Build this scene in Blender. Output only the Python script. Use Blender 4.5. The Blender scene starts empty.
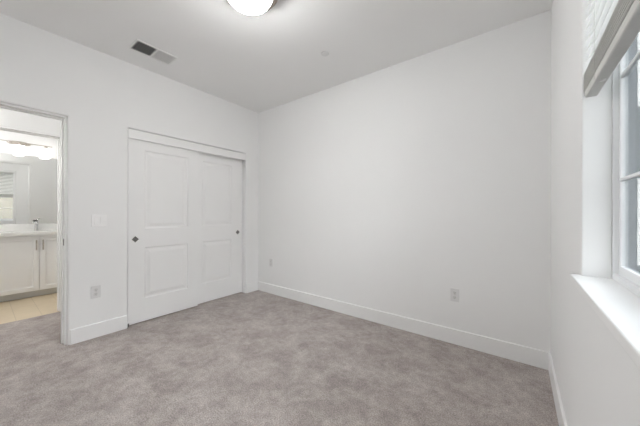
import bpy, bmesh, math, random
from mathutils import Matrix, Vector
random.seed(4)
scene = bpy.context.scene
COL = scene.collection

# ------------------------------------------------------------------ room dimensions (metres)
W = 3.44          # bedroom width, x from closet wall (0) to window wall (W)
L = 3.16          # bedroom length, y from back wall (0) to rear wall (-L)
H = 2.767         # ceiling height
T = 0.12          # interior wall thickness

# ------------------------------------------------------------------ camera
def cam_basis(yaw, pitch, roll):
    f = Vector((math.sin(yaw)*math.cos(pitch), math.cos(yaw)*math.cos(pitch), math.sin(pitch)))
    r = Vector((math.cos(yaw), -math.sin(yaw), 0))
    u = r.cross(f)
    return (r*math.cos(roll)+u*math.sin(roll), -r*math.sin(roll)+u*math.cos(roll), f)
cam_d = bpy.data.cameras.new('camera')
cam = bpy.data.objects.new('camera', cam_d); COL.objects.link(cam)
cr, cu, cf = cam_basis(-0.65009, 0.00045, 0.00209)
m = Matrix((cr, cu, -cf)).transposed().to_4x4()
m.translation = Vector((3.2422, -2.6682, 1.2))
cam.matrix_world = m
cam_d.sensor_width = 36.0
cam_d.lens = 261.05/640*36
cam_d.clip_start = 0.02
scene.camera = cam

# ------------------------------------------------------------------ view, world, lights
vs = scene.view_settings
scene.display_settings.display_device = 'sRGB'
vs.view_transform = 'Standard'; vs.look = 'None'; vs.gamma = 1.0; vs.use_curve_mapping = False
vs.exposure = 0.16
scene.cycles.max_bounces = 14
scene.cycles.diffuse_bounces = 10
scene.cycles.caustics_reflective = False
scene.cycles.caustics_refractive = False

SKY = 6.6            # overcast daylight outside
LAMP = 84.0          # bedroom ceiling light glass
VANITY = 3         # vanity light glass shades
BATH_FILL = 80         # unseen bathroom ceiling light, added to brighten that room
HALL_FILL = 58          # unseen hall ceiling light, added to brighten the hall

world = bpy.data.worlds.new('sky'); scene.world = world; world.use_nodes = True
wn = world.node_tree; wn.nodes.clear()
wo = wn.nodes.new('ShaderNodeOutputWorld'); wb = wn.nodes.new('ShaderNodeBackground')
tc = wn.nodes.new('ShaderNodeTexCoord'); sx = wn.nodes.new('ShaderNodeSeparateXYZ')
cr_ = wn.nodes.new('ShaderNodeValToRGB')
cr_.color_ramp.elements[0].position = 0.0; cr_.color_ramp.elements[0].color = (1.0, 0.975, 0.95, 1)
cr_.color_ramp.elements[1].position = 0.9; cr_.color_ramp.elements[1].color = (0.93, 0.95, 1.0, 1)
wn.links.new(tc.outputs['Generated'], sx.inputs[0]); wn.links.new(sx.outputs['Z'], cr_.inputs[0])
wn.links.new(cr_.outputs[0], wb.inputs[0]); wb.inputs[1].default_value = SKY
wn.links.new(wb.outputs[0], wo.inputs[0])

# ------------------------------------------------------------------ materials
def mat(name, color, rough=0.6, metal=0.0, emit=None, spec=None):
    mt = bpy.data.materials.new(name); mt.use_nodes = True
    b = mt.node_tree.nodes['Principled BSDF']
    b.inputs['Base Color'].default_value = (*color, 1)
    b.inputs['Roughness'].default_value = rough
    b.inputs['Metallic'].default_value = metal
    if spec is not None: b.inputs['Specular IOR Level'].default_value = spec
    if emit: 
        b.inputs['Emission Color'].default_value = (*emit[0], 1)
        b.inputs['Emission Strength'].default_value = emit[1]
    return mt
def nodes(mt):
    nt = mt.node_tree; return nt, nt.nodes['Principled BSDF']
def add_bump(mt, scale, strength, dist=0.002, detail=3.0, kind='noise'):
    nt, b = nodes(mt)
    t = nt.nodes.new('ShaderNodeTexCoord'); n = nt.nodes.new('ShaderNodeTexNoise')
    n.inputs['Scale'].default_value = scale; n.inputs['Detail'].default_value = detail
    bp = nt.nodes.new('ShaderNodeBump'); bp.inputs['Strength'].default_value = strength
    bp.inputs['Distance'].default_value = dist
    nt.links.new(t.outputs['Object'], n.inputs['Vector'])
    nt.links.new(n.outputs['Fac'], bp.inputs['Height']); nt.links.new(bp.outputs[0], b.inputs['Normal'])
def tone(mt, c0, c1, scale):
    nt, b = nodes(mt)
    t = nt.nodes.new('ShaderNodeTexCoord'); n = nt.nodes.new('ShaderNodeTexNoise')
    n.inputs['Scale'].default_value = scale; n.inputs['Detail'].default_value = 2
    r = nt.nodes.new('ShaderNodeValToRGB')
    r.color_ramp.elements[0].position = .35; r.color_ramp.elements[1].position = .65
    r.color_ramp.elements[0].color = (*c0, 1); r.color_ramp.elements[1].color = (*c1, 1)
    nt.links.new(t.outputs['Object'], n.inputs['Vector']); nt.links.new(n.outputs['Fac'], r.inputs[0])
    nt.links.new(r.outputs[0], b.inputs['Base Color'])

M = {}
M['paint'] = mat('wall_paint', (.80, .795, .785), .75, spec=.3)
tone(M['paint'], (.850, .853, .852), (.864, .867, .866), .8); add_bump(M['paint'], 160, .12, .001)
M['ceiling'] = mat('ceiling_paint', (.80, .79, .775), .9, spec=.2)
tone(M['ceiling'], (.852, .852, .850), (.865, .865, .862), 1.1); add_bump(M['ceiling'], 130, .15, .001)
M['trim'] = mat('trim_paint', (.82, .82, .815), .38)
tone(M['trim'], (.855, .857, .855), (.87, .872, .87), 3)
M['door'] = mat('door_paint', (.82, .82, .815), .42)
tone(M['door'], (.848, .85, .848), (.862, .864, .862), 2)
M['vinyl'] = mat('white_vinyl', (.84, .85, .86), .35); tone(M['vinyl'], (.83, .84, .85), (.85, .86, .87), 5)
M['shaded_vinyl'] = mat('vinyl_in_shade', (.26, .285, .31), .5); tone(M['shaded_vinyl'], (.25, .275, .30), (.27, .295, .32), 5)  # outer vinyl in shade, its blue-grey cast put into the base colour
M['blind'] = mat('blind_slat', (.70, .70, .68), .5); tone(M['blind'], (.68, .68, .66), (.71, .71, .69), 9)
nt, b = nodes(M['blind'])          # thin vinyl slats let a little daylight through
tl = nt.nodes.new('ShaderNodeBsdfTranslucent'); tl.inputs[0].default_value = (.85, .85, .83, 1); ms = nt.nodes.new('ShaderNodeMixShader'); ms.inputs[0].default_value = .3
nt.links.new(b.outputs[0], ms.inputs[1]); nt.links.new(tl.outputs[0], ms.inputs[2]); nt.links.new(ms.outputs[0], nt.nodes['Material Output'].inputs[0])
M['slat'] = M['blind'].copy(); M['slat'].name = 'backlit_blind_slat'; tone(M['slat'], (.85, .85, .84), (.87, .87, .86), 9)  # same slats where hanging, window brightness painted in as a lighter tone
M['rail'] = mat('blind_rail', (.64, .64, .62), .5); tone(M['rail'], (.62, .62, .60), (.66, .66, .64), 9)
M['cord'] = mat('blind_cord', (.75, .75, .73), .8); tone(M['cord'], (.70, .70, .68), (.78, .78, .76), 60)
M['plastic'] = mat('white_plastic', (.80, .80, .79), .3); tone(M['plastic'], (.79, .79, .78), (.81, .81, .80), 20)
M['switch'] = mat('switch_plastic', (.93, .93, .93), .2); tone(M['switch'], (.92, .92, .92), (.94, .94, .94), 20)
M['outlet_plate'] = mat('outlet_plate', (.74, .74, .74), .4); tone(M['outlet_plate'], (.73, .73, .73), (.75, .75, .75), 20)
M['slot'] = mat('outlet_face', (.70, .70, .69), .4); tone(M['slot'], (.68, .68, .67), (.72, .72, .71), 30)
M['dark'] = mat('dark_recess', (.04, .04, .04), .8); tone(M['dark'], (.03, .03, .03), (.05, .05, .05), 20)
M['nickel'] = mat('brushed_nickel', (.50, .46, .42), .32, 1.0); tone(M['nickel'], (.46, .42, .38), (.55, .51, .47), 40)
M['pan'] = mat('satin_bronze', (.36, .31, .27), .42, 1.0); tone(M['pan'], (.34, .29, .25), (.39, .34, .30), 30)
M['chrome'] = mat('chrome', (.62, .62, .62), .14, 1.0); tone(M['chrome'], (.6, .6, .6), (.66, .66, .66), 30)
M['bronze'] = mat('dark_pull_metal', (.16, .155, .15), .35, .9); tone(M['bronze'], (.13, .125, .12), (.2, .195, .19), 60)
M['vent'] = mat('vent_enamel', (.76, .76, .75), .45); tone(M['vent'], (.75, .75, .74), (.77, .77, .76), 20)
M['duct'] = mat('duct_shade', (.05, .05, .052), .8); tone(M['duct'], (.035, .035, .037), (.06, .06, .062), 20)
M['lamp_glass'] = mat('lit_glass', (.9, .9, .88), .25, emit=((1.0, .995, .985), LAMP)); 
nt, b = nodes(M['lamp_glass'])      # thick diffuser lit from above: brightest straight down
geo = nt.nodes.new('ShaderNodeNewGeometry'); sp = nt.nodes.new('ShaderNodeSeparateXYZ'); mr = nt.nodes.new('ShaderNodeMapRange')
nt.links.new(geo.outputs['Normal'], sp.inputs[0]); nt.links.new(sp.outputs['Z'], mr.inputs[0])
mr.inputs[1].default_value = 0.0; mr.inputs[2].default_value = -1.0; mr.inputs[3].default_value = LAMP*.30; mr.inputs[4].default_value = LAMP
nt.links.new(mr.outputs[0], b.inputs['Emission Strength'])
M['vanity_glass'] = mat('lit_vanity_glass', (.9, .9, .88), .25, emit=((1.0, .965, .92), VANITY))
M['bath_fill_glass'] = mat('lit_bath_fill', (.9, .9, .88), .25, emit=((1.0, .985, .97), BATH_FILL))
M['hall_fill_glass'] = mat('lit_hall_fill', (.9, .9, .88), .25, emit=((1.0, .98, .955), HALL_FILL))
M['cabinet'] = mat('vanity_paint', (.74, .735, .725), .4); tone(M['cabinet'], (.81, .815, .82), (.83, .835, .84), 3)
M['toe'] = mat('toe_kick_paint', (.55, .56, .57), .5); tone(M['toe'], (.53, .54, .55), (.57, .58, .59), 3)
M['quartz'] = mat('white_quartz', (.82, .82, .80), .22); tone(M['quartz'], (.80, .80, .78), (.84, .84, .82), 14)
M['ceramic'] = mat('sink_ceramic', (.85, .85, .84), .1); tone(M['ceramic'], (.84, .84, .83), (.86, .86, .85), 6)
M['mirror'] = mat('mirror_silver', (.88, .89, .88), .0, 1.0)
g = mat('window_glass', (1, 1, 1), 0.0); nt, b = nodes(g)
b.inputs['Transmission Weight'].default_value = 1.0; b.inputs['IOR'].default_value = 1.0
b.inputs['Base Color'].default_value = (.96, .98, .98, 1); b.inputs['Specular IOR Level'].default_value = .5
# thin clear pane: mostly transparent with a little mirror reflection
nt.nodes.clear()
o_ = nt.nodes.new('ShaderNodeOutputMaterial'); tr = nt.nodes.new('ShaderNodeBsdfTransparent'); gl = nt.nodes.new('ShaderNodeBsdfGlossy')
fr = nt.nodes.new('ShaderNodeFresnel'); mx = nt.nodes.new('ShaderNodeMixShader'); mth = nt.nodes.new('ShaderNodeMath')
mth.operation = 'MULTIPLY'; mth.inputs[1].default_value = .8
fr.inputs[0].default_value = 1.25; tr.inputs[0].default_value = (.93, .96, .97, 1); gl.inputs['Roughness'].default_value = .01
nt.links.new(fr.outputs[0], mth.inputs[0]); nt.links.new(mth.outputs[0], mx.inputs[0])
nt.links.new(tr.outputs[0], mx.inputs[1]); nt.links.new(gl.outputs[0], mx.inputs[2]); nt.links.new(mx.outputs[0], o_.inputs[0])
M['glass'] = g

def carpet():
    mt = bpy.data.materials.new('plush_carpet'); mt.use_nodes = True
    nt, b = nodes(mt); N = nt.nodes.new; Lk = nt.links.new
    t = N('ShaderNodeTexCoord')
    w = N('ShaderNodeTexNoise'); w.inputs['Scale'].default_value = 2.6; w.inputs['Detail'].default_value = 3
    Lk(t.outputs['Object'], w.inputs['Vector'])
    mv = N('ShaderNodeVectorMath'); mv.operation = 'SCALE'; mv.inputs['Scale'].default_value = .12
    Lk(w.outputs['Color'], mv.inputs[0])
    ad = N('ShaderNodeVectorMath'); Lk(t.outputs['Object'], ad.inputs[0]); Lk(mv.outputs[0], ad.inputs[1])
    n1 = N('ShaderNodeTexNoise'); n1.inputs['Scale'].default_value = 5.2; n1.inputs['Detail'].default_value = 5; n1.inputs['Roughness'].default_value = .68
    n1.inputs['Distortion'].default_value = .15
    Lk(ad.outputs[0], n1.inputs['Vector'])
    r1 = N('ShaderNodeValToRGB'); e = r1.color_ramp.elements
    e[0].position = .36; e[0].color = (.330, .288, .270, 1); e[1].position = .64; e[1].color = (.45, .406, .384, 1)
    k = r1.color_ramp.elements.new(.5); k.color = (.395, .351, .330, 1)
    Lk(n1.outputs['Fac'], r1.inputs[0])
    n2 = N('ShaderNodeTexNoise'); n2.inputs['Scale'].default_value = 130; n2.inputs['Detail'].default_value = 2
    Lk(t.outputs['Object'], n2.inputs['Vector'])
    r2 = N('ShaderNodeMapRange'); r2.inputs[1].default_value = .3; r2.inputs[2].default_value = .7; r2.inputs[3].default_value = .66; r2.inputs[4].default_value = 1.30
    Lk(n2.outputs['Fac'], r2.inputs[0])
    n3 = N('ShaderNodeTexNoise'); n3.inputs['Scale'].default_value = 24; n3.inputs['Detail'].default_value = 3
    Lk(ad.outputs[0], n3.inputs['Vector'])
    r3 = N('ShaderNodeMapRange'); r3.inputs[1].default_value = .3; r3.inputs[2].default_value = .7; r3.inputs[3].default_value = .87; r3.inputs[4].default_value = 1.11
    Lk(n3.outputs['Fac'], r3.inputs[0])
    mm = N('ShaderNodeMath'); mm.operation = 'MULTIPLY'; Lk(r2.outputs[0], mm.inputs[0]); Lk(r3.outputs[0], mm.inputs[1])
    sc = N('ShaderNodeVectorMath'); sc.operation = 'SCALE'; Lk(r1.outputs[0], sc.inputs[0]); Lk(mm.outputs[0], sc.inputs['Scale'])
    Lk(sc.outputs[0], b.inputs['Base Color'])
    hs = N('ShaderNodeMath'); hs.operation = 'MULTIPLY_ADD'; hs.inputs[1].default_value = .6
    Lk(n2.outputs['Fac'], hs.inputs[0]); Lk(n1.outputs['Fac'], hs.inputs[2])
    bp = N('ShaderNodeBump'); bp.inputs['Strength'].default_value = .7; bp.inputs['Distance'].default_value = .012
    Lk(hs.outputs[0], bp.inputs['Height']); Lk(bp.outputs[0], b.inputs['Normal'])
    b.inputs['Roughness'].default_value = 1.0; b.inputs['Specular IOR Level'].default_value = .05
    b.inputs['Sheen Weight'].default_value = .12; b.inputs['Sheen Roughness'].default_value = .6
    return mt
M['carpet'] = carpet()

def tile_mat(name, c0, c1, grout, bw, bh, rough, vertical=None):
    mt = bpy.data.materials.new(name); mt.use_nodes = True
    nt, b = nodes(mt); N = nt.nodes.new; Lk = nt.links.new
    t = N('ShaderNodeTexCoord'); mp = N('ShaderNodeMapping')
    if vertical == 'y': mp.inputs['Rotation'].default_value = (math.pi/2, 0, 0)
    if vertical == 'x': mp.inputs['Rotation'].default_value = (math.pi/2, 0, math.pi/2)
    br = N('ShaderNodeTexBrick'); br.inputs['Scale'].default_value = 1.0
    br.inputs['Brick Width'].default_value = bw; br.inputs['Row Height'].default_value = bh
    br.inputs['Mortar Size'].default_value = .003; br.offset = .5
    br.inputs['Color1'].default_value = (*c0, 1); br.inputs['Color2'].default_value = (*c1, 1); br.inputs['Mortar'].default_value = (*grout, 1)
    Lk(t.outputs['Object'], mp.inputs[0]); Lk(mp.outputs[0], br.inputs['Vector'])
    n = N('ShaderNodeTexNoise'); n.inputs['Scale'].default_value = 7; n.inputs['Detail'].default_value = 5; Lk(t.outputs['Object'], n.inputs['Vector'])
    r = N('ShaderNodeMapRange'); r.inputs[3].default_value = .88; r.inputs[4].default_value = 1.1; Lk(n.outputs['Fac'], r.inputs[0])
    s = N('ShaderNodeVectorMath'); s.operation = 'SCALE'; Lk(br.outputs['Color'], s.inputs[0]); Lk(r.outputs[0], s.inputs['Scale'])
    Lk(s.outputs[0], b.inputs['Base Color']); b.inputs['Roughness'].default_value = rough
    return mt
M['tile'] = tile_mat('wood_look_tile', (.66, .56, .40), (.60, .50, .36), (.50, .42, .30), 1.2, .2, .35)
M['siding'] = tile_mat('grey_siding', (.075, .085, .097), (.065, .075, .087), (.03, .034, .038), 6.0, .18, .7, 'y')
M['stucco'] = mat('beige_stucco', (.24, .215, .18), .9); tone(M['stucco'], (.22, .2, .165), (.26, .235, .195), 2); add_bump(M['stucco'], 40, .4, .01)
M['roof'] = tile_mat('roof_shingles', (.10, .10, .11), (.14, .14, .15), (.05, .05, .05), .4, .25, .9)
M['house_trim'] = mat('house_trim', (.80, .80, .78), .6); tone(M['house_trim'], (.76, .76, .74), (.82, .82, .80), 2)
M['house_glass'] = mat('house_window', (.05, .07, .09), .08); tone(M['house_glass'], (.04, .06, .08), (.07, .09, .12), 1)
M['asphalt'] = mat('asphalt', (.16, .16, .165), .95); tone(M['asphalt'], (.07, .07, .073), (.10, .10, .103), 1.5)

# ------------------------------------------------------------------ helpers
def obj(name, bm, m_, parent=None, smooth=False, bevel=0.0, seg=2):
    me = bpy.data.meshes.new(name)
    bmesh.ops.recalc_face_normals(bm, faces=bm.faces)
    bm.to_mesh(me); bm.free(); me.materials.append(m_)
    if smooth:
        for p in me.polygons: p.use_smooth = True
        me.set_sharp_from_angle(angle=math.radians(38))
    o = bpy.data.objects.new(name, me); COL.objects.link(o)
    if parent: o.parent = parent
    if bevel:
        md = o.modifiers.new('bevel', 'BEVEL'); md.width = bevel; md.segments = seg; md.limit_method = 'ANGLE'; md.angle_limit = math.radians(40)
    return o
def thing(name, label, cat, loc=(0, 0, 0), rotz=0, group=None):
    o = bpy.data.objects.new(name, None); COL.objects.link(o)
    o.empty_display_size = .1
    o.location = loc; o.rotation_euler = (0, 0, rotz); o['label'] = label; o['category'] = cat
    if group: o['group'] = group
    return o
def tag(o, label, cat, group=None):
    o['label'] = label; o['category'] = cat
    if group: o['group'] = group
    return o
def struct(o):
    o['kind'] = 'structure'; return o
def root_struct(name, loc=(0, 0, 0)):
    o = bpy.data.objects.new(name, None); COL.objects.link(o); o.location = loc; o['kind'] = 'structure'; return o
def box(bm, x0, x1, y0, y1, z0, z1):
    vs_ = [bm.verts.new(p) for p in ((x0, y0, z0), (x1, y0, z0), (x1, y1, z0), (x0, y1, z0), (x0, y0, z1), (x1, y0, z1), (x1, y1, z1), (x0, y1, z1))]
    for f in ((0, 3, 2, 1), (4, 5, 6, 7), (0, 1, 5, 4), (1, 2, 6, 5), (2, 3, 7, 6), (3, 0, 4, 7)):
        bm.faces.new([vs_[i] for i in f])
    return vs_
def lathe(bm, prof, seg=48, axis='z', c=(0, 0, 0)):
    rings = []
    for r, h in prof:
        ring = []
        if r < 1e-6:
            p = (0, 0, h); ring = [bm.verts.new(p)]
        else:
            for i in range(seg):
                a = 2*math.pi*i/seg; ring.append(bm.verts.new((r*math.cos(a), r*math.sin(a), h)))
        rings.append(ring)
    for a, b2 in zip(rings, rings[1:]):
        if len(a) == 1 and len(b2) == 1: continue
        for i in range(seg):
            j = (i+1) % seg
            if len(a) == 1: bm.faces.new((a[0], b2[i], b2[j]))
            elif len(b2) == 1: bm.faces.new((a[i], b2[0], a[j]))
            else: bm.faces.new((a[i], b2[i], b2[j], a[j]))
    vsn = [v for rg in rings for v in rg]
    for v in vsn:
        x, y, z = v.co
        if axis == 'x': v.co = (z, x, y)
        elif axis == 'y': v.co = (x, z, y)
        v.co += Vector(c)
    return vsn
def tube(bm, pts, r, seg=10):
    pts = [Vector(p) for p in pts]; rings = []
    up = Vector((0, 0, 1))
    for i, p in enumerate(pts):
        d = (pts[min(i+1, len(pts)-1)]-pts[max(i-1, 0)]).normalized()
        a = d.cross(up)
        if a.length < 1e-3: a = d.cross(Vector((1, 0, 0)))
        a.normalize(); b2 = d.cross(a)
        rings.append([bm.verts.new(p+(a*math.cos(t)+b2*math.sin(t))*r) for t in [2*math.pi*k/seg for k in range(seg)]])
    for a, b2 in zip(rings, rings[1:]):
        for i in range(seg):
            bm.faces.new((a[i], b2[i], b2[(i+1) % seg], a[(i+1) % seg]))
    bm.faces.new(rings[0]); bm.faces.new(list(reversed(rings[-1])))
def BM(): return bmesh.new()

def wall(name, axis, face, back, u0, u1, z0, z1, holes, m_=None, bev=.008, top=True):
    """A wall slab with rectangular openings. axis 'x' => plane of constant x, u runs along y."""
    us = sorted({u0, u1, *[h[0] for h in holes], *[h[1] for h in holes]})
    zs = sorted({z0, z1, *[h[2] for h in holes], *[h[3] for h in holes]})
    us = [u for u in us if u0 <= u <= u1]; zs = [z for z in zs if z0 <= z <= z1]
    bm = BM(); vm = {}
    def V(u, z, w):
        k = (u, z, w)
        if k not in vm: vm[k] = bm.verts.new((w, u, z) if axis == 'x' else (u, w, z))
        return vm[k]
    cells = set()
    for i in range(len(us)-1):
        for j in range(len(zs)-1):
            cu_, cz = (us[i]+us[i+1])/2, (zs[j]+zs[j+1])/2
            if not any(h[0] < cu_ < h[1] and h[2] < cz < h[3] for h in holes): cells.add((i, j))
    for i, j in cells:
        for w in (face, back):
            bm.faces.new((V(us[i], zs[j], w), V(us[i+1], zs[j], w), V(us[i+1], zs[j+1], w), V(us[i], zs[j+1], w)))
        for (di, dj, a, b2) in ((-1, 0, (i, j), (i, j+1)), (1, 0, (i+1, j), (i+1, j+1)), (0, -1, (i, j), (i+1, j)), (0, 1, (i, j+1), (i+1, j+1))):
            if (i+di, j+dj) not in cells:
                A = (us[a[0]], zs[a[1]]); B = (us[b2[0]], zs[b2[1]])
                bm.faces.new((V(*A, face), V(*B, face), V(*B, back), V(*A, back)))
    bmesh.ops.dissolve_limit(bm, angle_limit=.01, verts=bm.verts, edges=bm.edges, use_dissolve_boundaries=False)
    return struct(obj(name, bm, m_ or M['paint'], smooth=True, bevel=bev, seg=3))

# ------------------------------------------------------------------ room shell
DOOR = (-3.00, -2.173, -0.3, 2.075)        # bedroom doorway in the closet wall
CLO = (-1.71, -0.235, -0.3, 2.09)          # closet opening
BATH = (-2.82, -2.045, -0.3, 2.125)        # bathroom doorway across the hall
WIN = (-2.74, -1.22, 0.93, 2.44)           # window opening
HX = -1.17                                 # hall far wall face
BX = -2.72                                 # bathroom mirror wall face

wall('wall_left', 'x', 0, -T, -L-.1, .1, -.06, H+.05, [DOOR, CLO], bev=.023)
wall('wall_back', 'y', 0, T, -.85, W+.18, -.06, H+.05, [])
wall('wall_right', 'x', W, W+.085, -L-.1, .1, -.06, H+.05, [WIN], bev=.005)
wall('wall_rear', 'y', -L, -L-T, -T, W+.18, -.06, H+.05, [])
wall('wall_hall', 'x', HX, HX-T, -4.3, -1.3, -.06, H+.05, [BATH], bev=.012)
wall('wall_hall_end', 'y', -1.88, -1.88+.08, HX-.02, -.10, -.06, H+.05, [])
wall('wall_hall_front', 'y', -4.2, -4.3, BX-.1, 0, -.06, H+.05, [])
wall('wall_hall_side', 'x', -T, 0, -4.3, -L-T+.01, -.06, H+.05, [])
wall('wall_bathroom', 'x', BX, BX-T, -4.2, -1.3, -.06, H+.05, [])
wall('wall_bathroom_end', 'y', -1.50, -1.40, BX-.02, HX-.1, -.06, H+.05, [])
wall('wall_closet', 'x', -.78, -.70, -1.82, 0.02, -.06, H+.05, [])
# exterior skin of the window wall (stucco return outside the window)
wall('wall_right_exterior', 'x', W+.128, W+.086, -6, 1.2, -3.2, H+1.2, [(WIN[0]-.0, WIN[1]+.0, WIN[2], WIN[3])], M['stucco'], bev=.004)

bm = BM(); box(bm, -1.18, W+.08, -4.3, .1, -.15, 0); struct(obj('floor', bm, M['carpet']))
bm = BM(); box(bm, BX-.02, -1.18, -4.3, -1.4, -.15, -.004); struct(obj('floor_bathroom', bm, M['tile']))
bm = BM(); box(bm, BX-.12, W+.08, -4.3, .12, H, H+.2); struct(obj('ceiling', bm, M['ceiling']))

# baseboards
BH, BT = .136, .014
def base(name, runs):
    bm = BM()
    for x0, x1, y0, y1 in runs: box(bm, x0, x1, y0, y1, -.02, BH)
    return struct(obj(name, bm, M['trim'], bevel=.005))
base('baseboard_left', [(-.001, BT, -2.155, -1.722), (-.001, BT, -.223, 0), (-.001, BT, -L, -3.012)])
base('baseboard_back', [(0, W, -BT, .001)])
base('baseboard_right', [(W-BT, W+.001, -L, 0)])
base('baseboard_rear', [(0, W, -L-.001, -L+BT)])
base('baseboard_hall', [(HX-.001, HX+BT, -2.033, -1.88), (HX-.001, HX+BT, -4.2, -2.832)])

# door linings: board on each side and head with a door stop, bedroom and bathroom
def lining(name, xf, xb, y0, y1, top, strike=None, hinge=True):
    r = root_struct(name, (0, 0, 0))
    bm = BM(); t = .014
    ya, yb = y0+t, y1-t
    box(bm, xb, xf, y1-t, y1+.002, 0, top); box(bm, xb, xf, y0-.002, y0+t, 0, top); box(bm, xb, xf, y0, y1, top-t, top+.002)
    obj('door_jamb', bm, M['trim'], r, bevel=.002)
    bm = BM(); s0 = xf-.052; s1 = s0-.036
    box(bm, s1, s0, yb-.011, yb+.001, 0, top-t); box(bm, s1, s0, ya-.001, ya+.011, 0, top-t); box(bm, s1, s0, ya, yb, top-t-.011, top-t+.001)
    obj('door_stop', bm, M['trim'], r, bevel=.002)
    if strike:
        bm = BM(); box(bm, s0+.008, s0+.038, yb-.0025, yb+.001, strike-.03, strike+.03)
        st = obj('strike_plate', bm, M['bronze'], r, bevel=.001); st['label'] = 'dark metal strike plate'
    return r
lining('door_1', -.028, -T+.002, DOOR[0], DOOR[1], DOOR[3], .93)
lining('door_2', HX-.004, HX-T+.002, BATH[0], BATH[1], BATH[3], None)

# closet header board between the jambs
r = root_struct('trim_1')
bm = BM(); box(bm, -.024, -.006, CLO[0], CLO[1], 1.985, 2.082)
obj('header_board', bm, M['trim'], r, bevel=.003)
bm = BM(); box(bm, -.115, -.026, CLO[0], CLO[1], 2.045, 2.088)
obj('sliding_track', bm, M['vent'], r)
bm = BM(); box(bm, -.055, -.028, -1.706, -1.692, 0, .03)
obj('floor_guide', bm, M['bronze'], r)

# ------------------------------------------------------------------ sliding closet doors
def sliding_door(label, x_face, y0, y1, py0, py1, pull_y, th=.034):
    z0, z1 = .012, 2.04
    t = thing('sliding_closet_door', label, 'closet door', (x_face, (y0+y1)/2, 0), group='pair of sliding closet doors')
    cy = (y0+y1)/2; y0 -= cy; y1 -= cy; py0 -= cy; py1 -= cy; pull_y -= cy
    bm = BM()
    holes = [(py0, py1, .262, .82), (py0, py1, 1.025, 1.885)]
    us = [y0, py0, py1, y1]; zs = [z0, .262, .82, 1.025, 1.885, z1]
    for i in range(3):
        for j in range(5):
            if i == 1 and j in (1, 3): continue
            vs_ = [bm.verts.new((0, us[a], zs[b2])) for a, b2 in ((i, j), (i+1, j), (i+1, j+1), (i, j+1))]
            bm.faces.new(vs_)
    bmesh.ops.remove_doubles(bm, verts=bm.verts, dist=1e-5)
    for (a, b2, c, d) in holes:      # moulded sunk panel with a raised field
        prof = [(0, 0), (.006, -.0075), (.014, -.010), (.024, -.010), (.032, -.008), (.056, -.0015), (.060, -.001)]
        prev = None
        for off, dx in prof:
            ring = [bm.verts.new((dx, y, z)) for y, z in ((a+off, c+off), (b2-off, c+off), (b2-off, d-off), (a+off, d-off))]
            if prev:
                for k in range(4): bm.faces.new((prev[k], prev[(k+1) % 4], ring[(k+1) % 4], ring[k]))
            prev = ring
        bm.faces.new(prev)
    bmesh.ops.remove_doubles(bm, verts=bm.verts, dist=1e-5)
    # sides and back
    def q(*p): bm.faces.new([bm.verts.new(v) for v in p])
    q((0, y0, z0), (-th, y0, z0), (-th, y0, z1), (0, y0, z1)); q((0, y1, z0), (-th, y1, z0), (-th, y1, z1), (0, y1, z1))
    q((0, y0, z0), (0, y1, z0), (-th, y1, z0), (-th, y0, z0)); q((0, y0, z1), (0, y1, z1), (-th, y1, z1), (-th, y0, z1))
    q((-th, y0, z0), (-th, y1, z0), (-th, y1, z1), (-th, y0, z1))
    obj('door_panel', bm, M['door'], t)
    bm = BM()
    s = .033
    def dia(bm, s, x):
        return [bm.verts.new((x, pull_y+dy, .915+dz)) for dy, dz in ((s, 0), (0, s), (-s, 0), (0, -s))]
    rings = [dia(bm, s, 0), dia(bm, s, .0035), dia(bm, s-.006, .0045), dia(bm, s-.013, .001)]
    for a, b2 in zip(rings, rings[1:]):
        for k in range(4): bm.faces.new((a[k], a[(k+1) % 4], b2[(k+1) % 4], b2[k]))
    bm.faces.new(rings[-1])
    pl = obj('finger_pull', bm, M['bronze'], t); pl['label'] = 'dark metal diamond-shaped finger pull'
    bm = BM(); s2 = s-.016
    a = dia(bm, s2, .0012); b3 = dia(bm, s2, .0022)
    for k in range(4): bm.faces.new((a[k], a[(k+1) % 4], b3[(k+1) % 4], b3[k]))
    bm.faces.new(b3); obj('pull_cup', bm, M['bronze'], pl)
    return t
sliding_door('white two-panel sliding closet door nearest the doorway, sliding in front of the other', -.030, -1.703, -.952, -1.55, -1.075, -1.638)
sliding_door('white two-panel sliding closet door nearest the room corner, behind the other door', -.074, -.99, -.242, -.868, -.43, -.325)

# ------------------------------------------------------------------ window
r = root_struct('window_1')
y0, y1, z0, z1 = WIN; xs = W+.083
zb = .955      # sill top
def frame_ring(bm, x0, x1, y0, y1, z0, z1, w, wb_=None):
    wb_ = wb_ or w
    box(bm, x0, x1, y0, y0+w, z0, z1); box(bm, x0, x1, y1-w, y1, z0, z1)
    box(bm, x0, x1, y0+w, y1-w, z0, z0+wb_); box(bm, x0, x1, y0+w, y1-w, z1-w, z1)
bm = BM(); frame_ring(bm, xs, xs+.048, y0, y1, zb, z1, .009, .022)
obj('window_frame', bm, M['vinyl'], r, bevel=.002)
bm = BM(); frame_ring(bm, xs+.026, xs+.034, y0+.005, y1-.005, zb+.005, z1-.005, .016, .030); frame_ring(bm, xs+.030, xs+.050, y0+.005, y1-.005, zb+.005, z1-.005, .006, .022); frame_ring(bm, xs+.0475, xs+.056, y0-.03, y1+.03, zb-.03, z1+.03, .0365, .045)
ef = obj('exterior_frame', bm, M['shaded_vinyl'], r, bevel=.002); ef['label'] = 'outer window frame with blue-grey shade painted in'
ym = (y0+y1)/2
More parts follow.
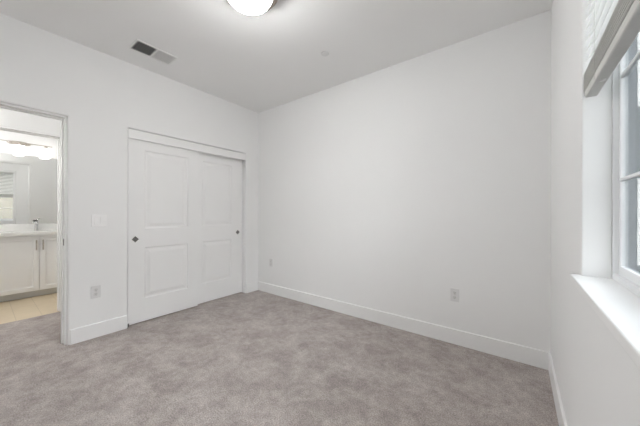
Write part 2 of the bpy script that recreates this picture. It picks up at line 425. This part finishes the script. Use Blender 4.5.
for k, (a, b2, dx) in enumerate(((y0+.010, ym+.022, .010), (ym-.022, y1-.010, .002))):
    xx = xs+.012+dx
    bm = BM(); frame_ring(bm, xx, xx+.014, a, b2, zb+.020, z1-.012, .017, .034)
    sash = obj('window_sash', bm, M['vinyl'], r, bevel=.003)
    bm = BM(); box(bm, xx+.006, xx+.009, a+.014, b2-.014, zb+.05, z1-.025)
    obj('glass_pane', bm, M['glass'], sash)
    bm = BM()
    for zz in (1.325, 1.70, 2.07): box(bm, xx+.001, xx+.013, a+.016, b2-.016, zz-.0065, zz+.0065)
    yc = (a+b2)/2; box(bm, xx+.002, xx+.012, yc-.009, yc+.009, zb+.053, z1-.028)
    obj('muntin_grid', bm, M['vinyl'], sash, bevel=.003)
bm = BM(); box(bm, xs-.010, xs+.012, ym-.02, ym+.02, 1.50, 1.53); obj('sash_lock', bm, M['vinyl'], r, bevel=.003)
bm = BM(); box(bm, W-.030, xs+.02, y0-.035, y1+.024, .926, zb)
# notch handled by the wall: the sill board only projects into the room past the opening
obj('window_sill', bm, M['trim'], r, bevel=.004)

# blind
BXL, BXR = W+.004, W+.042
t = thing('window_blind', 'white horizontal slat blind, half raised, at the top of the window', 'window blind', (W+.03, ym, z1))
def lx(bm): 
    for v in bm.verts: v.co -= Vector((W+.03, ym, z1))
    return bm
ya, yb = y0+.008, y1-.008
bm = BM(); box(bm, W+.004, W+.056, ya, yb, z1-.045, z1-.002); obj('head_rail', lx(bm), M['blind'], t, bevel=.002)
bm = BM(); box(bm, W-.004, W+.003, ya, yb, z1-.078, z1-.004); obj('valance', lx(bm), M['blind'], t, bevel=.002)
bm = BM(); zz = 1.765; tilt = math.radians(52)
cx_ = (BXL+BXR)/2; hw = .0195
while zz < z1-.07:
    n = 6; sl = []
    for i in range(n+1):
        u = -1+2*i/n
        sl.append((cx_+u*hw*math.cos(tilt), zz+u*hw*math.sin(tilt)+.0025*(1-u*u)))
    for a, b2 in zip(sl, sl[1:]):
        pts = []
        for (px, pz) in (a, b2):
            for yy in (ya, yb): pts.append((px, yy, pz))
        v = [bm.verts.new(p) for p in (pts[0], pts[1], pts[3], pts[2])]
        w_ = [bm.verts.new((p[0], p[1], p[2]-.0022)) for p in (pts[0], pts[1], pts[3], pts[2])]
        bm.faces.new(v); bm.faces.new(w_)
        for k in range(4): bm.faces.new((v[k], v[(k+1) % 4], w_[(k+1) % 4], w_[k]))
    zz += .042
bmesh.ops.remove_doubles(bm, verts=bm.verts, dist=1e-5)
obj('hanging_slats', lx(bm), M['slat'], t)
bm = BM(); zz = 1.676
while zz < 1.742:
    box(bm, BXL+random.uniform(0, .0015), BXR+random.uniform(-.0015, 0), ya+random.uniform(0, .003), yb-random.uniform(0, .003), zz, zz+.0022); zz += .0050
obj('stacked_slats', lx(bm), M['blind'], t)
bm = BM(); box(bm, BXL, BXR-.004, ya+.03, yb-.03, 1.642, 1.672); br_ = obj('bottom_rail', lx(bm), M['rail'], t, bevel=.005, seg=3)
for yy in (y1-.20, ym, y0+.20):
    bm = BM(); lathe(bm, [(0, 1.638), (.007, 1.638), (.008, 1.6425), (0, 1.643)], 16, c=(cx_, yy, 0)); obj('cord_button', lx(bm), M['plastic'], br_)
    bm = BM()
    for xx in (BXL-.001, BXR+.001): tube(bm, [(xx, yy, 1.65), (xx, yy, z1-.04)], .0009, 6)
    obj('ladder_cord', lx(bm), M['cord'], t)
bm = BM(); tube(bm, [(W+.002, y0+.10, z1-.05), (W-.002, y0+.10, 1.45)], .004, 8); obj('tilt_wand', lx(bm), M['plastic'], t)

# ------------------------------------------------------------------ ceiling light
def dome_light(label, loc, R, r_, h, drop, glass, metal):
    t = thing('ceiling_light', label, 'ceiling light', loc)
    bm = BM(); lathe(bm, [(0, -.001), (R*.80, -.001), (R*.93, -.010), (R, -drop*.55), (R, -drop+.004), (R-.006, -drop), (r_+.002, -drop), (r_-.004, -drop+.010), (0, -drop+.010)], 64)
    obj('metal_pan', bm, metal, t, smooth=True)
    bm = BM(); prof = [(r_*math.cos(a), -drop-h*math.sin(a)) for a in [math.pi/2*i/14 for i in range(14)]] + [(0, -drop-h)]
    lathe(bm, [(r_, -drop+.004)]+prof, 64); obj('glass_dome', bm, glass, t, smooth=True)
    return t
dome_light('round flush ceiling light with lit white glass bowl and metal rim', (1.813, -1.577, H), .198, .159, .108, .091, M['lamp_glass'], M['pan'])
dome_light('unseen round ceiling light added to brighten the hall', (-.62, -3.35, H), .15, .13, .07, .04, M['hall_fill_glass'], M['nickel'])
dome_light('unseen round ceiling light added to brighten the bathroom', (-1.58, -2.95, H), .15, .13, .07, .04, M['bath_fill_glass'], M['nickel'])

# ------------------------------------------------------------------ air vent
vx0, vx1, vy0, vy1 = .295, .505, -1.80, -1.44
vc = ((vx0+vx1)/2, (vy0+vy1)/2)
t = thing('air_vent', 'white rectangular ceiling air vent with two banks of angled louvers', 'air vent', (vc[0], vc[1], H))
hx, hy = .105, .18
bm = BM()
b_ = .015
for a in ((-hx, hx, -hy, -hy+b_), (-hx, hx, hy-b_, hy), (-hx, -hx+b_, -hy+b_, hy-b_), (hx-b_, hx, -hy+b_, hy-b_), (-hx+b_, hx-b_, -.006, .006)):
    box(bm, a[0], a[1], a[2], a[3], -.008, 0)
obj('vent_frame', bm, M['vent'], t, bevel=.002)
bm = BM(); box(bm, -hx+b_, hx-b_, -hy+b_, hy-b_, -.0006, .0); obj('duct_shade_sheet', bm, M['duct'], t)  # flat dark sheet paints the shade behind the louvers
def louvers(ya, yb, ang, n):
    bm = BM()
    for i in range(n):
        yy = ya+(yb-ya)*(i+.5)/n
        c, s = math.cos(ang), math.sin(ang); hw_ = .0042
        for sgn in (1,):
            p = [(yy-c*hw_, -.0048-s*hw_), (yy+c*hw_, -.0048+s*hw_)]
            nrm = (-s*.0006, c*.0006)
            q = [(p[0][0]-nrm[0], p[0][1]-nrm[1]), (p[1][0]-nrm[0], p[1][1]-nrm[1]), (p[1][0]+nrm[0], p[1][1]+nrm[1]), (p[0][0]+nrm[0], p[0][1]+nrm[1])]
            A = [bm.verts.new((-hx+b_, y_, z_)) for y_, z_ in q]; B = [bm.verts.new((hx-b_, y_, z_)) for y_, z_ in q]
            bm.faces.new(A); bm.faces.new(list(reversed(B)))
            for k in range(4): bm.faces.new((A[k], A[(k+1) % 4], B[(k+1) % 4], B[k]))
    return obj('louver_bank', bm, M['vent'], t)
louvers(-hy+b_, -.006, math.radians(50), 9)
louvers(.006, hy-b_, math.radians(-38), 13)

# sprinkler cover
bm = BM(); lathe(bm, [(0, -.008), (.034, -.008), (.036, -.005), (.036, -.002), (.041, -.002), (.041, 0), (0, 0)], 40)
o = obj('sprinkler_cover', bm, M['outlet_plate'], smooth=True); o.location = (1.728, -.60, H)
tag(o, 'small round white cover plate on the ceiling near the back wall', 'sprinkler cover')

# ------------------------------------------------------------------ switch and outlets (front faces local +x; rotated for the back wall)
def plate(bm, w, h):
    box(bm, 0, .006, -w/2, w/2, -h/2, h/2)
t = thing('light_switch', 'white double rocker light switch on the wall between doorway and closet', 'light switch', (0, -1.948, 1.122))
bm = BM(); plate(bm, .116, .116); obj('cover_plate', bm, M['switch'], t, bevel=.002)
for s in (-1, 1):
    bm = BM(); v = box(bm, .005, .0085, s*.023-.016, s*.023+.016, -.033, .033)
    for k in v:
        if k.co.x > .006 and (k.co.z > 0) == (s > 0): k.co.x += .0035
    obj('rocker', bm, M['switch'], t, bevel=.0008)
def outlet(label, loc, rotz):
    t = thing('wall_outlet', label, 'wall outlet', loc, rotz, 'wall outlets')
    bm = BM(); plate(bm, .074, .118); obj('cover_plate', bm, M['outlet_plate'], t, bevel=.002)
    for s in (-1, 1):
        bm = BM(); box(bm, .005, .0075, -.0165, .0165, s*.021-.0145, s*.021+.0145)
        rc = obj('receptacle', bm, M['slot'], t, bevel=.003)
        bm = BM()
        for yy, hh in ((-.006, .0045), (.006, .0038)): box(bm, .0073, .0078, yy-.0011, yy+.0011, s*.021-hh+.003, s*.021+hh+.003)
        box(bm, .0073, .0078, -.0024, .0024, s*.021-.010, s*.021-.006)
        obj('slot', bm, M['dark'], rc)
    bm = BM(); lathe(bm, [(0, .006), (.003, .006), (.003, .0072), (0, .0075)], 12, 'x'); obj('screw', bm, M['nickel'], t)
outlet('white wall outlet low between the doorway and the closet', (0, -1.972, .437), 0)
outlet('white wall outlet low on the right part of the back wall', (2.777, 0, .449), -math.pi/2)
outlet('white wall outlet low on the back wall close to the closet corner', (.300, 0, .460), -math.pi/2)

# ------------------------------------------------------------------ bathroom: vanity, counter, faucet, mirror, light
VY0, VY1 = -3.42, -1.50
vf = -2.20
t = thing('vanity_cabinet', 'white bathroom vanity cabinet with panelled doors on a tiled floor', 'cabinet', ((BX+vf)/2, (VY0+VY1)/2, 0))
off = Vector(((BX+vf)/2, (VY0+VY1)/2, 0))
def lv(bm, o_=None):
    o_ = o_ or off
    for v in bm.verts: v.co -= o_
    return bm
bm = BM(); box(bm, BX+.001, vf-.019, VY0, VY1-.001, .09, .88); obj('cabinet_body', lv(bm), M['cabinet'], t)
bm = BM(); box(bm, BX+.001, -2.262, VY0, VY1-.001, 0, .088); obj('toe_kick', lv(bm), M['toe'], t)
edges = [-1.505, -1.66, -2.123, -2.586, -3.049, -3.41]
def cab_door(ya, yb, handle_y):
    a, b2 = min(ya, yb)+.0025, max(ya, yb)-.0025
    z_0, z_1 = .095, .862; s = .055
    bm = BM()
    frame = [(a, z_0), (b2, z_0), (b2, z_1), (a, z_1)]
    def ring(o2, x): return [bm.verts.new((x, y, z)) for y, z in ((a+o2, z_0+o2), (b2-o2, z_0+o2), (b2-o2, z_1-o2), (a+o2, z_1-o2))]
    rs = [ring(0, vf-.019), ring(0, vf), ring(s, vf), ring(s+.004, vf-.008), ring(s+.02, vf-.010)]
    for p, q in zip(rs, rs[1:]):
        for k in range(4): bm.faces.new((p[k], p[(k+1) % 4], q[(k+1) % 4], q[k]))
    bm.faces.new(rs[-1]); bm.faces.new(rs[0])
    d = obj('cabinet_door', lv(bm), M['cabinet'], t)
    if handle_y:
        bm = BM(); tube(bm, [(vf, handle_y, .795), (vf+.026, handle_y, .795)], .004); tube(bm, [(vf, handle_y, .685), (vf+.026, handle_y, .685)], .004)
        tube(bm, [(vf+.026, handle_y, .668), (vf+.026, handle_y, .812)], .0075)
        obj('bar_handle', lv(bm), M['nickel'], d)
cab_door(edges[1], edges[2], -2.090); cab_door(edges[2], edges[3], -2.156)
cab_door(edges[3], edges[4], -3.015); cab_door(edges[4], edges[5], -3.085)
bm = BM(); box(bm, vf-.019, vf, -1.658, VY1-.001, .095, .862); obj('filler_strip', lv(bm), M['cabinet'], t)

off2 = Vector((-2.45, (VY0+VY1)/2, .88))
t = thing('countertop', 'white stone bathroom countertop with backsplash and sink on the vanity', 'countertop', off2)
sy0, sy1, sx0, sx1 = -2.36, -1.88, -2.56, -2.27
bm = BM()
for (a, b2, c, d) in ((BX+.001, sx0, VY0-.01, VY1-.001), (sx1, vf+.028, VY0-.01, VY1-.001), (sx0, sx1, VY0-.01, sy0), (sx0, sx1, sy1, VY1-.001)):
    box(bm, a, b2, c, d, .881, .922)
bmesh.ops.remove_doubles(bm, verts=bm.verts, dist=1e-5)
obj('counter_slab', lv(bm, off2), M['quartz'], t)
bm = BM(); box(bm, BX+.001, BX+.021, VY0-.01, VY1-.001, .922, 1.026); obj('backsplash', lv(bm, off2), M['quartz'], t, bevel=.002)
bm = BM()
def rr(x0, x1, y0, y1, z): return [bm.verts.new(p) for p in ((x0, y0, z), (x1, y0, z), (x1, y1, z), (x0, y1, z))]
rs = [rr(sx0, sx1, sy0, sy1, .905), rr(sx0+.01, sx1-.01, sy0+.01, sy1-.01, .83), rr(sx0+.05, sx1-.05, sy0+.06, sy1-.06, .775)]
for p, q in zip(rs, rs[1:]):
    for k in range(4): bm.faces.new((p[k], p[(k+1) % 4], q[(k+1) % 4], q[k]))
bm.faces.new(rs[-1]); obj('sink_basin', lv(bm, off2), M['ceramic'], t)

t = thing('faucet', 'chrome single-hole bathroom faucet on the white countertop', 'faucet', (-2.625, -2.118, .922))
bm = BM(); lathe(bm, [(0, .0), (.027, 0), (.027, .006), (.021, .010), (.0205, .13), (.018, .138), (0, .14)], 28); obj('faucet_body', bm, M['chrome'], t, smooth=True)
bm = BM(); tube(bm, [(.010, 0, .105), (.06, 0, .122), (.11, 0, .122), (.125, 0, .112)], .0115, 14); obj('spout', bm, M['chrome'], t, smooth=True)
bm = BM(); tube(bm, [(0, 0, .138), (0, .0, .155), (.0, .03, .175), (0, .062, .186)], .0055, 10); obj('lever', bm, M['chrome'], t, smooth=True)
bm = BM(); lathe(bm, [(0, .138), (.0205, .139), (.0205, .16), (.012, .165), (0, .166)], 28); obj('lever_cap', bm, M['bronze'], t, smooth=True)

bm = BM(); box(bm, BX+.0005, BX+.006, -3.40, -1.60, 1.028, 2.068)
o = obj('wall_mirror', bm, M['mirror']); tag(o, 'large frameless wall mirror above the bathroom countertop', 'mirror')

lz = 2.235
t = thing('vanity_light', 'metal bar vanity light with lit white glass shades above the mirror', 'wall light', (BX, -2.285, lz))
bm = BM()
ring0 = []
for xx, s in ((0, 1.0), (.020, 1.0), (.026, .93)):
    ring0.append([bm.verts.new((xx, .118*s*math.cos(a), .030*s*math.sin(a))) for a in [2*math.pi*k/40 for k in range(40)]])
for a, b2 in zip(ring0, ring0[1:]):
    for k in range(40): bm.faces.new((a[k], a[(k+1) % 40], b2[(k+1) % 40], b2[k]))
bm.faces.new(ring0[-1]); bm.faces.new(ring0[0]); obj('canopy', bm, M['nickel'], t, smooth=True)
bm = BM(); tube(bm, [(.085, -.34, .0), (.085, .34, .0)], .007, 12)
for yy in (-.07, .07): tube(bm, [(.02, yy, 0), (.085, yy, 0)], .009, 12)
obj('arm_bar', bm, M['nickel'], t, smooth=True)
for yy in (-.27, 0, .27):
    bm = BM(); lathe(bm, [(0, -.004), (.012, -.004), (.020, -.022), (.021, -.040), (0, -.040)], 24, c=(.085, yy, 0)); cup = obj('socket_cup', bm, M['nickel'], t, smooth=True)
    bm = BM(); lathe(bm, [(.018, -.038), (.050, -.044), (.056, -.056), (.056, -.165), (.050, -.176), (0, -.178)], 36, c=(.085, yy, 0)); obj('glass_shade', bm, M['vanity_glass'], t, smooth=True)

# ------------------------------------------------------------------ outside the window
GZ = -3.2
bm = BM(); box(bm, W+.3, 60, -40, 60, GZ-.3, GZ); struct(obj('ground', bm, M['asphalt']))
def house(label, x0, x1, y0, y1, zt, wall_m, wins):
    """building whose visible face is y = y0 (towards the room) and x = x0 side"""
    t = thing('neighbour_house', label, 'house', ((x0+x1)/2, (y0+y1)/2, GZ))
    o3 = Vector(((x0+x1)/2, (y0+y1)/2, GZ))
    bm = BM(); box(bm, x0, x1, y0, y1, GZ, zt); obj('house_wall', lv(bm, o3), wall_m, t)
    bm = BM(); e = .4; zr = zt+1.6; ymid = (y0+y1)/2
    A = [bm.verts.new(p) for p in ((x0-e, y0-e, zt), (x1+e, y0-e, zt), (x1+e, y1+e, zt), (x0-e, y1+e, zt), (x0+1, ymid, zr), (x1-1, ymid, zr))]
    for f in ((0, 1, 5, 4), (2, 3, 4, 5), (3, 0, 4), (1, 2, 5), (0, 3, 2, 1)): bm.faces.new([A[i] for i in f])
    obj('roof', lv(bm, o3), M['roof'], t)
    for face, u, z, w, h in wins:
        bm = BM()
        if face == 'y':
            frame_w = (u, u+w)
            for a in ((u-.1, u, z-.1, z+h+.1), (u+w, u+w+.1, z-.1, z+h+.1), (u, u+w, z-.1, z), (u, u+w, z+h, z+h+.1), (u+w/2-.03, u+w/2+.03, z, z+h)):
                box(bm, a[0], a[1], y0-.06, y0, a[2], a[3])
            wt = obj('window_trim', lv(bm, o3), M['house_trim'], t)
            bm = BM(); box(bm, u, u+w, y0-.02, y0, z, z+h)
        else:
            for a in ((u-.1, u, z-.1, z+h+.1), (u+w, u+w+.1, z-.1, z+h+.1), (u, u+w, z-.1, z), (u, u+w, z+h, z+h+.1), (u+w/2-.03, u+w/2+.03, z, z+h)):
                box(bm, x0-.06, x0, a[0], a[1], a[2], a[3])
            wt = obj('window_trim', lv(bm, o3), M['house_trim'], t)
            bm = BM(); box(bm, x0-.02, x0, u, u+w, z, z+h)
        obj('window_glass', lv(bm, o3), M['house_glass'], wt)
    return t
house('grey sided house with white window trim outside the window', 4.4, 10.5, 5.2, 13.0, 6.2, M['siding'],
      [('y', 5.2, .3, 1.0, 1.5), ('y', 8.0, .3, 1.3, 1.5), ('y', 5.2, 3.4, 1.0, 1.4), ('y', 8.0, 3.4, 1.3, 1.4), ('y', 5.2, -2.4, 1.4, 1.6), ('y', 8.0, -2.4, 1.3, 1.6)])
house('beige stucco house across the street outside the window', 15, 24, -12, 10, 3.4, M['stucco'],
      [('x', -9, .5, 1.6, 1.5), ('x', -5, .5, 1.6, 1.5), ('x', -1, .5, 1.6, 1.5), ('x', 4, .5, 1.6, 1.5), ('x', -7, -2.3, 2.4, 1.7), ('x', 1, -2.3, 2.4, 1.7)])
